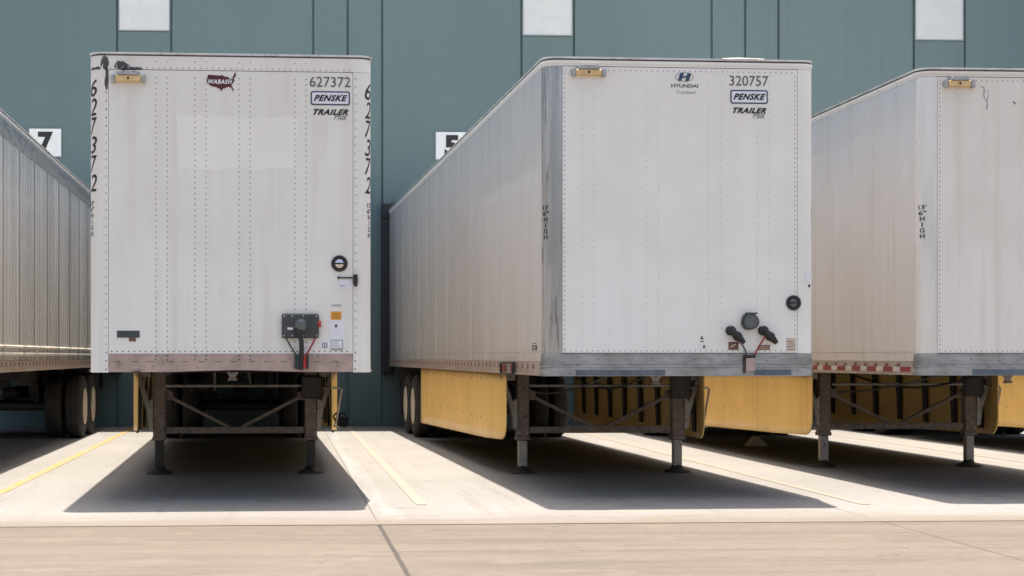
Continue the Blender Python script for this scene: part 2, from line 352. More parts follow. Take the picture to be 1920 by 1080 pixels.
    def prism(s, poly, d0, d1, axis, m):
        """poly in the two other axes; axis 'y': poly=(x,z); axis 'x': poly=(y,z); axis 'z': poly=(x,y)"""
        def P(p, d): return {'y': (p[0], d, p[1]), 'x': (d, p[0], p[1]), 'z': (p[0], p[1], d)}[axis]
        n = len(poly)
        s.add([P(p, d0) for p in poly]+[P(p, d1) for p in poly],
              [tuple(range(n))[::-1], tuple(range(n, 2*n))]+[(i, (i+1) % n, n+(i+1) % n, n+i) for i in range(n)], m)
    def rivet(s, p, nrm, r, m):
        p = Vector(p); nz = Vector(nrm); t = Vector((0, 0, 1)) if abs(nz.z) < .9 else Vector((1, 0, 0)); b = nz.cross(t)
        V = []
        for rr, h in ((r, 0), (r*.78, r*.38), (r*.35, r*.55)):
            V += [p+nz*h+rr*(math.cos(k*math.pi/3)*t+math.sin(k*math.pi/3)*b) for k in range(6)]
        F = [(i*6+k, i*6+(k+1) % 6, (i+1)*6+(k+1) % 6, (i+1)*6+k) for i in (0, 1) for k in range(6)]+[(12, 13, 14, 15, 16, 17)]
        s.add(V, F, m, True)
    def build(s, name, parent=None):
        me = bpy.data.meshes.new(name); me.from_pydata(s.v, [], s.f)
        for mm in s.mats: me.materials.append(mm)
        me.polygons.foreach_set('material_index', s.m); me.polygons.foreach_set('use_smooth', s.smooth)
        me.update(); weld = getattr(s, 'weld', False)
        # outward normals for closed pieces
        import bmesh
        bm = bmesh.new(); bm.from_mesh(me)
        if weld: bmesh.ops.remove_doubles(bm, verts=bm.verts, dist=1e-5)
        bmesh.ops.recalc_face_normals(bm, faces=bm.faces); bm.to_mesh(me); bm.free()
        o = bpy.data.objects.new(name, me); COL.objects.link(o)
        if parent is not None: o.parent = parent
        return o
def tag(o, label=None, cat=None, group=None, kind=None):
    if label: o['label'] = label
    if cat: o['category'] = cat
    if group: o['group'] = group
    if kind: o['kind'] = kind
    return o
def empty(name, loc, rz=0):
    o = bpy.data.objects.new(name, None); COL.objects.link(o); o.location = loc; o.rotation_euler = (0, 0, rz)
    o.empty_display_size = .3
    return o

_text_cache = {}
def text_mesh(body, bold=0., shear=0.):
    key = (body, bold, shear)
    if key in _text_cache: return _text_cache[key]
    cu = bpy.data.curves.new('lettering', 'FONT'); cu.body = body; cu.size = 1; cu.offset = bold; cu.shear = shear
    cu.resolution_u = 4; cu.space_character = 1.14 if bold > .03 else 1.0
    ob = bpy.data.objects.new('lettering', cu); COL.objects.link(ob)
    bpy.context.view_layer.update()
    dg = bpy.context.evaluated_depsgraph_get()
    me = bpy.data.meshes.new_from_object(ob.evaluated_get(dg))
    V = [(v.co.x, v.co.y) for v in me.vertices]; F = [tuple(p.vertices) for p in me.polygons]
    bpy.data.objects.remove(ob); bpy.data.curves.remove(cu); bpy.data.meshes.remove(me)
    x0 = min(v[0] for v in V); x1 = max(v[0] for v in V); y0 = min(v[1] for v in V); y1 = max(v[1] for v in V)
    V = [((a-x0)/(x1-x0), (b-y0)/(y1-y0)) for a, b in V]
    _text_cache[key] = (V, F); return V, F
def text_fine(body, bold, shear):
    import bmesh
    V, F = text_mesh(body, bold, shear); key = (body, bold, shear, 'fine')
    if key not in _text_cache:
        bm = bmesh.new(); vs = [bm.verts.new((a, b, 0)) for a, b in V]
        for f in F:
            try: bm.faces.new([vs[i] for i in f])
            except ValueError: pass
        for k in range(1, 14):
            bmesh.ops.bisect_plane(bm, geom=bm.verts[:]+bm.edges[:]+bm.faces[:], plane_co=(k/14, 0, 0), plane_no=(1, 0, 0))
        bm.verts.index_update()
        _text_cache[key] = ([(v.co.x, v.co.y) for v in bm.verts], [tuple(v.index for v in f.verts) for f in bm.faces]); bm.free()
    return _text_cache[key]
def text_on(mb, body, x0, x1, z0, z1, m, y=-.003, bold=0., shear=0., fn=None):
    V, F = text_mesh(body, bold, shear)
    P = [(x0+(x1-x0)*a, z0+(z1-z0)*b) for a, b in V]
    if fn: pts = [fn(*p) for p in P]
    else: pts = [(p[0], y, p[1]) for p in P]
    mb.add(pts, F, m)

# ------------------------------------------------------------------ setting: ground, apron, painted lines
g = MB(); S = 900
g.add([(-S, -S, 0), (S, -S, 0), (S, S, 0), (-S, S, 0)], [(0, 1, 2, 3)], 'drive'); tag(g.build('ground'), kind='structure')
g = MB(); g.add([(-40, 13.1, .004), (50, 13.1, .004), (50, 31.62, .004), (-40, 31.62, .004)], [(0, 1, 2, 3)], 'apron')
tag(g.build('pavement'), kind='structure')
g = MB(); g.add([(-120, -200, .004), (120, -200, .004), (120, 9.2, .004), (-120, 9.2, .004)], [(0, 1, 2, 3)], 'apron')  # unseen pale slab added behind the camera to bounce light onto the trailer fronts
tag(g.build('added_bounce_slab'), kind='structure')
for x, mm, y0 in ((-2.74, 'line_bright', 15.0), (1.26, 'line_faded', 14.8), (5.26, 'line_faded', 14.6), (9.36, 'line_faded', 14.8), (-6.74, 'line_bright', 15.0), (13.4, 'line_faded', 14.8)):
    g = MB(); n = 40; V = []; F = []
    for i in range(n+1):
        y = y0+(31.5-y0)*i/n; w = .05+random.uniform(-.005, .005)
        V += [(x-w, y, .008), (x+w, y, .008)]
        if i: F.append((2*i-2, 2*i-1, 2*i+1, 2*i))
    g.add(V, F, mm); tag(g.build('parking_line'), kind='structure')

# ------------------------------------------------------------------ warehouse
YW = 31.64; HT = 9.0; X0 = -42.; X1 = 58.; BAY = 7.73
wh = empty('warehouse', (0, YW, 0))
tag(wh, 'teal grey warehouse with white clerestory panels and loading docks behind the trailers', 'warehouse')
def wpart(mb, name): return mb.build(name, wh)
bays = [-3.11+BAY*k for k in range(-5, 8)]
seams = []
for b in bays: seams += [b, b+1.02, b+3.72, b+4.38, b+5.04]
seams = sorted(x for x in seams if X0+1 < x < X1-1)
w = MB(); edges = [X0]+seams+[X1]; gap = .022
w.box(X0, X1, .06, 24, 0, HT-.02, 'wall')
for a, b in zip(edges[:-1], edges[1:]):
    k = min(range(len(bays)), key=lambda i: abs(bays[i]-a)); is_win = abs(bays[k]-a) < .05
    proud = -.012 if is_win else (0 if int((a*7) % 2) else .004)
    top = 7.51 if is_win else HT
    w.box(a+gap, b-gap, proud, .059, 0, top, 'wall')
w.box(X0, X1, -.03, .3, HT+.004, HT+.12, 'frame')
wpart(w, 'wall')
for b in bays:
    if not (X0+1 < b < X1-2): continue
    fr = MB()
    fr.box(b+.02, b+.038, -.02, .05, 7.52, HT, 'frame'); fr.box(b+.982, b+1.0, -.02, .05, 7.52, HT, 'frame')
    fr.box(b+.0395, b+.9805, -.02, .05, 7.52, 7.538, 'frame'); fr.box(b+.0395, b+.9805, -.018, .05, 8.55, 8.6, 'frame')
    f = wpart(fr, 'window')
    pn = MB(); pn.box(b+.04, b+.98, -.008, .04, 7.54, HT-.01, 'pane'); pn.build('pane', f)
docks = [x for b in bays for x in (b+2.45, b+6.42) if X0+3 < x < X1-3]
for dx in docks:
    d = MB(); ht = 4.26
    d.box(dx-1.40, dx-1.17, -.2, -.013, 1.0, ht-.3, 'foam', .03); d.box(dx+1.17, dx+1.40, -.2, -.013, 1.0, ht-.3, 'foam', .03)
    d.box(dx-1.40, dx+1.40, -.2, -.013, ht-.298, ht, 'foam', .03)
    wpart(d, 'dock_seal')
    d = MB(); d.box(dx-1.16, dx+1.16, -.05, -.013, 1.2, ht-.31, 'door')
    for k in range(5): d.box(dx-1.15, dx+1.15, -.062, -.051, 1.25+k*.54, 1.25+k*.54+.5, 'door')
    wpart(d, 'dock_door')
    d = MB()
    for sx in (-.9, .9): d.box(dx+sx-.14, dx+sx+.14, -.13, -.014, .72, 1.18, 'black', .02)
    d.box(dx-1.0, dx+1.0, -.06, -.014, 1.19, 1.198, 'galv')
    wpart(d, 'dock_bumper')
def dock_sign(x0, x1, digit, label):
    s_ = empty('dock_sign', ((x0+x1)/2, YW-.03, 5.385)); h = .262; w_ = (x1-x0)/2
    tag(s_, label, 'sign', 'numbered dock signs on the wall')
    b = MB(); b.box(-w_, w_, -.012, .006, -h, h, 'sign_w', .003); b.build('board', s_)
    t = MB(); text_on(t, digit, -.135, .15, -.215, .205, 'ink', y=-.016, bold=.05); t.build('numeral', s_)
dock_sign(-4.76, -4.16, '7', 'white square sign with black numeral 7 on the teal wall')
dock_sign(2.96, 3.56, '5', 'white square sign with black numeral 5, partly hidden by a trailer roof edge')
b = MB(); b.box(-.11, .11, -.14, 0, 0, .2, 'black', .015); b.bar((-.05, -.07, .2), (-.05, -.07, .25), .03, .02, 'black'); b.bar((.05, -.07, .2), (.05, -.07, .25), .03, .02, 'black'); b.bar((-.06, -.07, .25), (.06, -.07, .25), .025, .02, 'black')
o = b.build('wheel_chock'); o.location = (1.16, YW-.08, .004)
tag(o, 'small black block standing at the foot of the teal wall', 'wheel chock')
b = MB(); b.prism([(-.16, 0), (.16, 0), (.12, .035), (.01, .14), (-.03, .14)], -.08, .08, 'y', 'tape_white'); b.box(-.15, .15, -.082, .082, .02, .03, 'galv')
o = b.build('wheel_chock'); o.location = (7.05, 24.2, .006); o.rotation_euler = (0, 0, .15)
tag(o, 'small pale wedge lying on the ground under the right trailer', 'wheel chock')

# ------------------------------------------------------------------ trailers
HW = 1.295; RC = .13; PW = .17      # half width, corner radius, visible post width
def plan(L, o=0., seg=8):
    """left side from the rear, round the front, to the right rear"""
    p = [(-HW-o, L), (-HW-o, RC)]
    for i in range(1, seg+1):
        a = math.pi+math.pi/2*i/seg; p.append((-HW+RC+(RC+o)*math.cos(a), RC+(RC+o)*math.sin(a)))
    for i in range(0, seg+1):
        a = 1.5*math.pi+math.pi/2*i/seg; p.append((HW-RC+(RC+o)*math.cos(a), RC+(RC+o)*math.sin(a)))
    p.append((HW+o, L)); return p
def arc(side, o=0., seg=10, a0=0., a1=1.):
    p = []
    for i in range(seg+1):
        t = a0+(a1-a0)*i/seg
        a = math.pi+math.pi/2*t if side < 0 else 1.5*math.pi+math.pi/2*t
        p.append((side*(HW-RC)+(RC+o)*math.cos(a), RC+(RC+o)*math.sin(a)))
    if a0 == 0. and a1 == 1.:
        if side < 0: p.append((-(HW-PW), -o))
        else: p.insert(0, (HW-PW, -o))
    return p
def band(mb, outer, inner, z0, z1, m):
    n = len(outer); V = []
    for (x, y), (u, v) in zip(outer, inner): V += [(x, y, z0), (x, y, z1), (u, v, z1), (u, v, z0)]
    F = []
    for i in range(n-1):
        a = 4*i; b = a+4
        for k in range(4): F.append((a+k, b+k, b+(k+1) % 4, a+(k+1) % 4))
    F += [(0, 1, 2, 3), (4*n-1, 4*n-2, 4*n-3, 4*n-4)]
    mb.add(V, F, m)
def corner_fn(side, x_edge, o=.002):
    """wrap lettering round a corner post: x is arc length measured from the side tangent toward the front"""
    def fn(x, z):
        t = x/RC
        a = math.pi+t if side < 0 else 2*math.pi-t
        return (side*(HW-RC)+(RC+o)*math.cos(a), RC+(RC+o)*math.sin(a), z)
    return fn
def corner_text(mb, side, body, c, wid, z0, z1, m, bold=0., shear=0.):
    # c = arc-length centre from side tangent; letters read left to right seen from the front
    V, F = text_fine(body, bold, shear)
    f = corner_fn(side, 0)
    pts = []
    for a, b in V:
        s_ = c+(a-.5)*wid*(1 if side < 0 else -1)
        pts.append(f(s_, z0+(z1-z0)*b))
    mb.add(pts, F, m)
def rect(mb, x0, x1, z0, z1, m, t=.003): mb.box(min(x0, x1), max(x0, x1), -t, -.0004, min(z0, z1), max(z0, z1), m)
def sag(a, b, dy, n=8, drop=0.):
    a = Vector(a); b = Vector(b)
    return [a.lerp(b, i/n)+Vector((0, -dy, -drop))*math.sin(math.pi*i/n) for i in range(n+1)]

def wheel(par, x, y, side):
    h = MB(); h.lathe((x, y, .52), (side, 0, 0), [(.02, .02), (.13, .02), (.13, .12), (.10, .16), (.06, .17), (.005, .175)], 'rim', 20)
    w_ = h.build('wheel', par)
    t = MB(); hw = .13
    for xo in (-.16, .16):
        prof = [(.30, -hw), (.44, -hw-.01), (.50, -hw+.015), (.52, -hw+.05), (.52, hw-.05), (.50, hw-.015), (.44, hw+.01), (.30, hw)]
        t.lathe((x+xo, y, .52), (side, 0, 0), prof, 'tyre', 36)
        for gx in (-.07, 0, .07): t.lathe((x+xo+gx, y, .52), (1, 0, 0), [(.5205, -.006), (.522, -.004), (.522, .004), (.5205, .006)], 'black', 36)
    t.build('tyre', w_)
    r = MB()
    r.lathe((x+.16*side, y, .52), (side, 0, 0), [(.30, .145), (.295, .15), (.27, .11), (.25, .05), (.19, .03), (.15, .05), (.12, .05)], 'rim', 36)
    for k in range(10):
        a = k*math.pi/5
        r.tube([(x+.18*side, y+.165*math.cos(a), .52+.165*math.sin(a)), (x+.235*side, y+.165*math.cos(a), .52+.165*math.sin(a))], .014, 'galv', 6)
    r.build('rim', w_)

def skirt(par, side, y0, y1, mat='skirt', zf=.40, inset=0.):
    s_ = MB(); top = 1.155; zr = .28; n = 40; rows = 7
    V = []; F = []
    for i in range(n+1):
        y = y0+(y1-y0)*(i/n)**2.2
        t = max(0., 1-(y-y0)/.95)
        x = 1.245-inset-.105*t*t*(3-2*t)
        zb = zf+(zr-zf)*(y-y0)/(y1-y0)
        c = max(0., 1-(y-y0)/.22); zb += .2*(1-math.sqrt(max(0, 1-c*c)))
        wav = .004*math.sin(y*4.1)+.003*math.sin(y*9.7+side)
        for j in range(rows+1):
            z = zb+(top-zb)*j/rows
            V.append((side*(x+wav*(1-j/rows)), y, z))
    k = rows+1; N = len(V)
    V += [(v[0]-side*.012, v[1], v[2]) for v in V]
    for i in range(n):
        for j in range(rows):
            a = i*k+j; F += [(a, a+k, a+k+1, a+1), (N+a, N+a+1, N+a+k+1, N+a+k)]
        a = i*k; F.append((a, N+a, N+a+k, a+k)); a = i*k+rows; F.append((a, a+k, N+a+k, N+a))
    for i in (0, n):
        for j in range(rows): a = i*k+j; F.append((a, a+1, N+a+1, N+a))
    s_.add(V, F, mat, True)
    for z in (.62, 1.08):
        for i in range(9): s_.rivet((side*(1.247-inset), y0+1.2+i*(y1-y0-1.4)/8, z), (side, 0, 0), .011, 'rivet_dark')
    sk = s_.build('side_skirt', par)
    yy = y0+.55
    while yy < y1-.2:
        t = max(0., 1-(yy-y0)/.95); xb = 1.215-inset-.105*t*t*(3-2*t)
        q = MB(); q.bar((side*(xb-.03), yy, 1.13), (side*xb, yy, .46), .13, .025, 'under', up=(1, 0, 0)); q.build('skirt_brace', sk); yy += .92
    return sk

def marker_light(par, x0, x1, z0, z1, tilt=0.):
    b = MB(); zc = (z0+z1)/2; w_ = x1-x0; h = z1-z0
    b.box(x0+.05, x1-.05, -.006, -.001, z0+.25*h, z1, 'galv')
    b.prism([(x0+.06, z1-.3*h), (x1-.06, z1-.3*h), (x1-.08, z1), (x0+.08, z1)], -.055, -.007, 'y', 'galv')
    for xa, xb in ((x0, x0+.035), (x1-.035, x1)):
        b.prism([(xa, zc-.35*h), (xb, zc-.42*h), (xb, zc+.25*h), (xa, zc+.15*h)], -.045, -.002, 'y', 'galv')
    o = b.build('marker_light', par)
    c = MB(); c.box(x0+.04, x1-.04, -.05, -.004, z0+.18*h, z1-.32*h, 'amber', .008)
    c.lathe(((x0+x1)/2, -.05, zc-.07*h), (0, -1, 0), [(.011, 0), (.011, .004), (.002, .005)], 'ink', 10)
    c.build('lens', o)

def vent(par, x, z, r, bright):
    b = MB()
    b.lathe((x, -.001, z), (0, -1, 0), [(r, 0), (r, .012), (r*.9, .02), (r*.72, .02), (r*.68, .008), (r*.05, .008)], 'black', 28)
    o = b.build('vent', par)
    c = MB(); c.lathe((x, -.009, z), (0, -1, 0), [(r*.62, 0), (r*.6, .004), (r*.2, .007), (r*.02, .007)], 'chrome' if bright else 'socket', 24)
    c.box(x-r*.66, x+r*.66, -.022, -.0165, z-.007, z+.007, 'black')
    c.build('cap', o)

def trailer_front_text(par, x0, x1, zt, num):
    """number, framed name and lettering, top right corner of the front"""
    t = MB(); text_on(t, num, x0, x1, zt-.094, zt, 'ink_soft', y=-.004); t.build('number', par)
    bx0 = x0+.008; bx1 = x1-.004; z1 = zt-.133; z0 = z1-.130
    f = MB(); rr = .022
    def rrect(a0, a1, b0, b1, r):
        P = []
        for cx, cz, s0 in ((a1-r, b1-r, 0), (a0+r, b1-r, 90), (a0+r, b0+r, 180), (a1-r, b0+r, 270)):
            for k in range(6): a = R(s0+k*18); P.append((cx+r*math.cos(a), cz+r*math.sin(a)))
        return P
    f.prism(rrect(bx0, bx1, z0, z1, rr), -.003, -.0005, 'y', 'navy')
    f.prism(rrect(bx0+.013, bx1-.013, z0+.013, z1-.013, rr*.6), -.0045, -.0031, 'y', 'decal_white')
    text_on(f, 'PENSKE', bx0+.028, bx1-.022, z0+.036, z1-.034, 'ink', y=-.006, bold=.045, shear=.4)
    f.build('name_plate', par)
    t = MB(); text_on(t, 'TRAILER', bx0+.025, bx1-.015, z0-.090, z0-.036, 'ink', y=-.004, bold=.045, shear=.42)
    text_on(t, 'Plus', bx0+.215, bx1-.03, z0-.135, z0-.075, 'ink_soft', y=-.0055, bold=.0, shear=.5); t.build('lettering', par)

def height_text(par, side, zt, zb, c=.085, wid=.066):
    t = MB(); rows = ["13'", '6"', 'H', 'I', 'G', 'H']; p = (zt-zb)/len(rows)
    for i, s_ in enumerate(rows):
        w_ = wid if i < 2 else (wid*.62 if s_ != 'I' else wid*.16)
        corner_text(t, side, s_, c, w_, zt-(i+1)*p+.012, zt-i*p, 'ink', bold=.02)
    t.build('height_lettering', par)

def make_trailer(loc, heading, L, label, style, skirts=True, fluted=False, gearbox=1):
    tr = empty('box_trailer', loc, -heading)
    tag(tr, label, 'trailer', 'trailers backed up to the loading docks')
    A = style == 'a'
    zb = 1.195 if A else 1.155
    zp = 1.36 if A else 1.37           # bottom edge of the front sheet
    zh = 3.975 if A else 4.045         # top edge of the front sheet
    ztop = 4.10
    fm = {'a': 'front_a', 'b': 'front_b', 'c': 'front_c', 'd': 'front_c'}[style]
    side_m = 'side_d' if fluted else 'side'
    # --- front sheet
    f = MB(); e = HW-PW
    f.box(-e+.004, e-.004, 0, .03, zp+.003, zh-.004, fm)
    f.box(-e-.02, e+.02, .012, .032, zp-.05, ztop, 'seam')
    rv = 'rivet' if A else 'rivet_painted'
    cols = (-.693, -.587, -.335, -.232, .071, .173, .585, .688) if A else (-.936, -.826, -.326, -.21, .27, .39, .734, .85)
    if style == 'c': cols = (-.906, -.797, -.30, -.19, .30, .41)
    for cx in cols:
        z = zp+.06; k = 0
        while z < zh-.03:
            blocked = (A and .45 < cx < .82 and 1.5 < z < 1.74)
            if not blocked: f.rivet((cx, 0, z), (0, -1, 0), .0080 if A else .0062, rv)
            z += .0507 if A else .058
    for z in ((zp+.025,) if A else (zp+.022, zh-.035)):
        x = -e+.03
        while x < e-.02: f.rivet((x, 0, z), (0, -1, 0), .0075, 'rivet' if not A else 'rivet_dark'); x += .0515
    if not A:
        for sx in (-1, 1):
            z = zp+.04
            while z < zh-.03: f.rivet((sx*(e-.025), 0, z), (0, -1, 0), .0075, 'rivet'); z += .045
    f.build('front_panel', tr)
    # --- header strip, top rail
    h = MB()
    band(h, plan(L, .002), plan(L, -.02), zh+.002, ztop, fm if not fluted else 'side_d')
    if A:
        x = -e+.02
        while x < e: h.rivet((x, -.002, zh+.018), (0, -1, 0), .0075, 'rivet'); x += .055
        for x in cols: h.rivet((x, -.002, zh+.075), (0, -1, 0), .0075, 'rivet')
    h.build('header_strip', tr)
    c = MB()
    band(c, plan(L, -.006), plan(L, -.03), ztop+.001, ztop+.013, 'cap_brown')
    band(c, plan(L, .012), plan(L, -.03), ztop+.014, ztop+.032, 'cap')
    if not A: band(c, plan(L, .009), plan(L, -.001), ztop-.028, ztop-.002, fm)
    pl = plan(L, .0)
    c.build('top_rail', tr)
    r_ = MB(); n = len(pl); r_.add([(x, y, ztop+.02) for x, y in pl], [tuple(range(n))], 'cap'); r_.build('roof', tr)
    if style == 'b':   # dents in the front top rail
        d_ = MB(); d_.tube([(.40+.05*i, -.008, ztop+.028+.006*math.sin(math.pi*i/8)) for i in range(9)], .009, 'cap', 8); d_.build('rail_dent', tr)
    # --- corner posts
    for sd in (-1, 1):
        p_ = MB(); z0 = zb-.004 if A else zp-.002
        pm = fm if A else ('steel' if (style == 'b' and sd < 0) else ('post_c' if style != 'b' else 'front_b'))
        band(p_, arc(sd), arc(sd, -.02), z0, zh, pm)
        ex = arc(sd)[-1] if sd < 0 else arc(sd)[0]
        if A:
            p_.box(min(ex[0], ex[0]-sd*.0), max(ex[0]+.0005, ex[0]), 0, .02, z0, zh, pm)
            z = z0+.03; k = 0
            while z < zh-.03:
                tt = 1. if sd < 0 else 0.
                a = math.pi+math.pi/2*tt if sd < 0 else 1.5*math.pi+math.pi/2*tt
                nx, ny = math.cos(a), math.sin(a)
                p_.rivet((sd*(HW-PW+.02), 0, z), (0, -1, 0), .0078, 'rivet_dark' if (z < 1.4 or (sd < 0 and z > 3.4)) else 'rivet'); z += .077
        po = p_.build('corner_post', tr)
        if style == 'b' and sd < 0: po['label'] = 'worn bare metal corner post'
    # --- bottom rail of the front
    b = MB()
    if A:
        n = 24; V = []
        lo = lambda x: zb+.018*max(0, 1-abs((x-.05)/.55))**.6
        xs = [-e+.004+(2*e-.008)*i/n for i in range(n+1)]
        for x in xs: V += [(x, -.004, lo(x)), (x, -.004, zp), (x, .04, zp), (x, .04, lo(x))]
        F = []
        for i in range(n):
            for k in range(4): F.append((4*i+k, 4*i+4+k, 4*i+4+(k+1) % 4, 4*i+(k+1) % 4))
        F += [(0, 1, 2, 3), (4*n+3, 4*n+2, 4*n+1, 4*n)]
        b.add(V, F, 'rail_a')
        for cx in cols[:6]:
            for z in (1.345, 1.31): b.rivet((cx, -.004, z), (0, -1, 0), .009, 'rivet_dark')
        for i in range(14):
            x = -1.05+i*.155+random.uniform(-.02, .02); b.box(x-.03, x+.03, -.0052, -.0042, 1.288, 1.293, 'seam')
        b.box(-.90, -.84, -.012, -.004, 1.197, 1.206, 'seam')
    else:
        zm = zb+.105
        band(b, plan(RC+.03, .004), plan(RC+.03, -.03), zm+.002, zp-.003, 'rail_b')
        band(b, plan(RC+.03, .016), plan(RC+.03, -.03), zm-.022, zm, 'rail_b')
        band(b, plan(RC+.03, .010), plan(RC+.03, -.03), zb, zm-.024, 'rail_b')
        for i in range(9):
            x = -1.0+i*.23+random.uniform(-.05, .05); z = zm+.03+random.uniform(0, .04)
            b.box(x, x+.02, -.0055, -.0045, z, z+.006, 'seam')
        if style == 'b':
            b.box(-1.0, -.15, -.0125, -.0105, zb+.005, zb+.058, 'blue'); b.box(.70, 1.06, -.0125, -.0105, zb+.008, zb+.06, 'blue')
        if style == 'c': b.box(-.78, .6, -.0125, -.0105, zb+.005, zb+.06, 'blue')
    b.build('bottom_rail', tr)
    # --- sides
    for sd in (-1, 1):
        q = MB(); zlo = 1.29
        x0, x1 = (-HW, -HW+.03) if sd < 0 else (HW-.03, HW)
        q.box(x0, x1, RC+.003, L-.02, zlo, zh, side_m)
        y = 1.28; k = 0
        while y < L-.3:
            if y < 11:
                z = zlo+.09
                while z < zh-.02: q.rivet((sd*HW, y, z), (sd, 0, 0), .0075, 'rivet'); z += .058 if y < 7 else .116
            if fluted:
                for j in range(5):
                    yy = y+.13+j*.22; q.box(min(sd*HW, sd*(HW+.004)), max(sd*HW, sd*(HW+.004)), yy, yy+.09, zlo+.12, zh-.22, 'side_d')
                q.box(min(sd*(HW+.0), sd*(HW+.004)), max(sd*HW, sd*(HW+.004)), y-.019, y-.014, zlo, zh, 'seam')
            else:
                q.box(min(sd*(HW-.001), sd*(HW+.0022)), max(sd*(HW-.001), sd*(HW+.0022)), y-.03, y+.03, zlo+.0, zh-.001, side_m)
            y += 1.22; k += 1
        if fluted:
            q.tube([(sd*(HW+.006), RC+.1, 1.455), (sd*(HW+.006), L-.1, 1.455)], .016, 'cap', 8)
            q.tube([(sd*(HW+.004), RC+.1, 1.37), (sd*(HW+.004), L-.1, 1.37)], .02, 'cap', 8)
            q.box(min(sd*HW, sd*(HW+.007)), max(sd*HW, sd*(HW+.007)), RC+.1, L-.1, zh-.2, zh-.002, 'rail_b')
        else:
            q.box(min(sd*HW, sd*(HW+.003)), max(sd*HW, sd*(HW+.003)), RC+.02, L-.02, zlo+.09, zlo+.094, 'rail_side')
        q.build('side_panel', tr)
        s_ = MB(); xa, xb = (-HW-.006, -HW+.03) if sd < 0 else (HW-.03, HW+.006)
        s_.box(xa, xb, RC+.035, L-.02, zb, zlo-.003, 'rail_side')
        s_.box(min(sd*(HW+.007), sd*(HW+.02)), max(sd*(HW+.007), sd*(HW+.02)), RC+.035, L-.02, zb+.002, zb+.02, 'rail_side')
        y = .5
        while y < L-.4:
            s_.box(min(sd*(HW+.0062), sd*(HW+.008)), max(sd*(HW+.0062), sd*(HW+.008)), y, y+.085, zb+.065, zb+.115, 'brown'); y += .305
        s_.build('side_rail', tr)
        if style in ('c',) or (style == 'a' and sd > 0):
            t = MB(); y = .22; k = 0; xo = sd*(HW+.0085); V = []; fm_ = []
            while y < L-1:
                V += [(xo, y, zb+.032), (xo, y, zb+.082)]; fm_.append('tape_red' if k % 2 == 0 else 'tape_white')
                y += .27 if k % 2 == 0 else .19; k += 1
            for i, mm in enumerate(fm_[:-1]): t.add(V[2*i:2*i+4], [(0, 1, 3, 2)], mm)
            t.weld = True
            t.build('reflective_tape', tr)
    # --- underside, rear
    u = MB(); u.box(-HW+.03, HW-.03, .05, L-.05, zb+.09, zb+.11, 'under')
    y = .6
    while y < L-.3: u.box(-HW+.035, HW-.035, y, y+.06, zb+.002, zb+.088, 'under'); y += .305
    u.box(-.6, .6, .35, 1.7, zb-.006, zb+.001, 'under')
    u.lathe((0, .93, zb-.007), (0, 0, -1), [(.06, 0), (.045, .02), (.03, .05), (.045, .07), (.045, .085)], 'gear_light', 16)
    u.build('floor_frame', tr)
    t = MB(); t.lathe((-.62, 9.3, .93), (0, 1, 0), [(.02, -.46), (.1, -.44), (.13, -.38), (.13, .38), (.1, .44), (.02, .46)], 'under', 20); t.build('air_tank', tr)
    t = MB(); t.tube(sag((.15, 1.9, zb-.02), (.22, 6.2, zb-.05), 0, 14, .16), .014, 'black', 8); t.build('air_line', tr)
    t = MB(); t.tube(sag((-.2, 2.1, zb-.02), (-.35, 8.8, zb-.1), 0, 14, .22), .012, 'grey_hose', 8); t.build('air_line', tr)
    d = MB(); d.box(-HW, HW, L-.02, L, zb, ztop, 'rail_side'); d.box(-HW+.1, -.01, L, L+.03, zb+.1, ztop-.1, side_m); d.box(.01, HW-.1, L, L+.03, zb+.1, ztop-.1, side_m)
    d.build('rear_door', tr)
    # --- bogie and wheels
    y1, y2 = 12.1, 13.33
    b = MB()
    for sx in (-.48, .48):
        b.box(sx-.05, sx+.05, 10.6, 14.9, .88, zb-.003, 'under')
        for yy in (y1, y2):
            b.prism([(yy-.32, .88), (yy-.12, .58), (yy+.12, .58), (yy+.2, .88)], sx-.06, sx+.06, 'x', 'under')
    for yy in (y1, y2): b.tube([(-1.05, yy, .52), (1.05, yy, .52)], .07, 'under', 12); b.lathe((.0, yy+.35, .72), (1, 0, 0), [(.09, -.12), (.11, -.1), (.11, .1), (.09, .12)], 'under', 16)
    for yy in (10.9, 14.6): b.box(-.5, .5, yy, yy+.1, .95, zb-.004, 'under')
    b.box(-1.1, 1.1, L-.35, L-.24, .52, .64, 'under')
    for sx in (-.6, .6): b.box(sx-.05, sx+.05, L-.34, L-.25, .64, zb, 'under')
    b.build('bogie', tr)
    for yy in (y1, y2):
        for sd in (-1, 1): wheel(tr, sd*.96, yy, sd)
    for sd in (-1, 1):
        m_ = MB(); m_.box(sd*.96-.31, sd*.96+.31, 14.15, 14.17, .3, zb-.01, 'black'); m_.build('mud_flap', tr)
    # --- landing gear
    lx = .86 if A else .90; yg = {'a': 3.62, 'b': 3.5, 'c': 3.97, 'd': 3.6}[style]
    for sd in (-1, 1):
        l_ = MB(); x = sd*lx
        l_.box(x-.07, x+.07, yg-.07, yg+.07, .40, zb-.002, 'gear', .012)
        l_.box(x-.078, x+.078, yg-.078, yg+.078, .385, .43, 'gear', .008)
        # outer gusset with an opening
        for yy in (yg-.075, yg+.06):
            l_.bar((sd*(lx+.25), yy, zb-.02), (sd*(lx+.085), yy, .62), .018, .05, 'gear_light', up=(1, 0, 0))
            l_.bar((sd*(lx+.10), yy, zb-.05), (sd*(lx+.24), yy, zb-.05), .018, .08, 'gear_light')
            l_.prism([(sd*(lx+.072), .50), (sd*(lx+.115), .52), (sd*(lx+.15), .80), (sd*(lx+.072), .86)], yy-.006, yy+.006, 'y', 'gear_light')
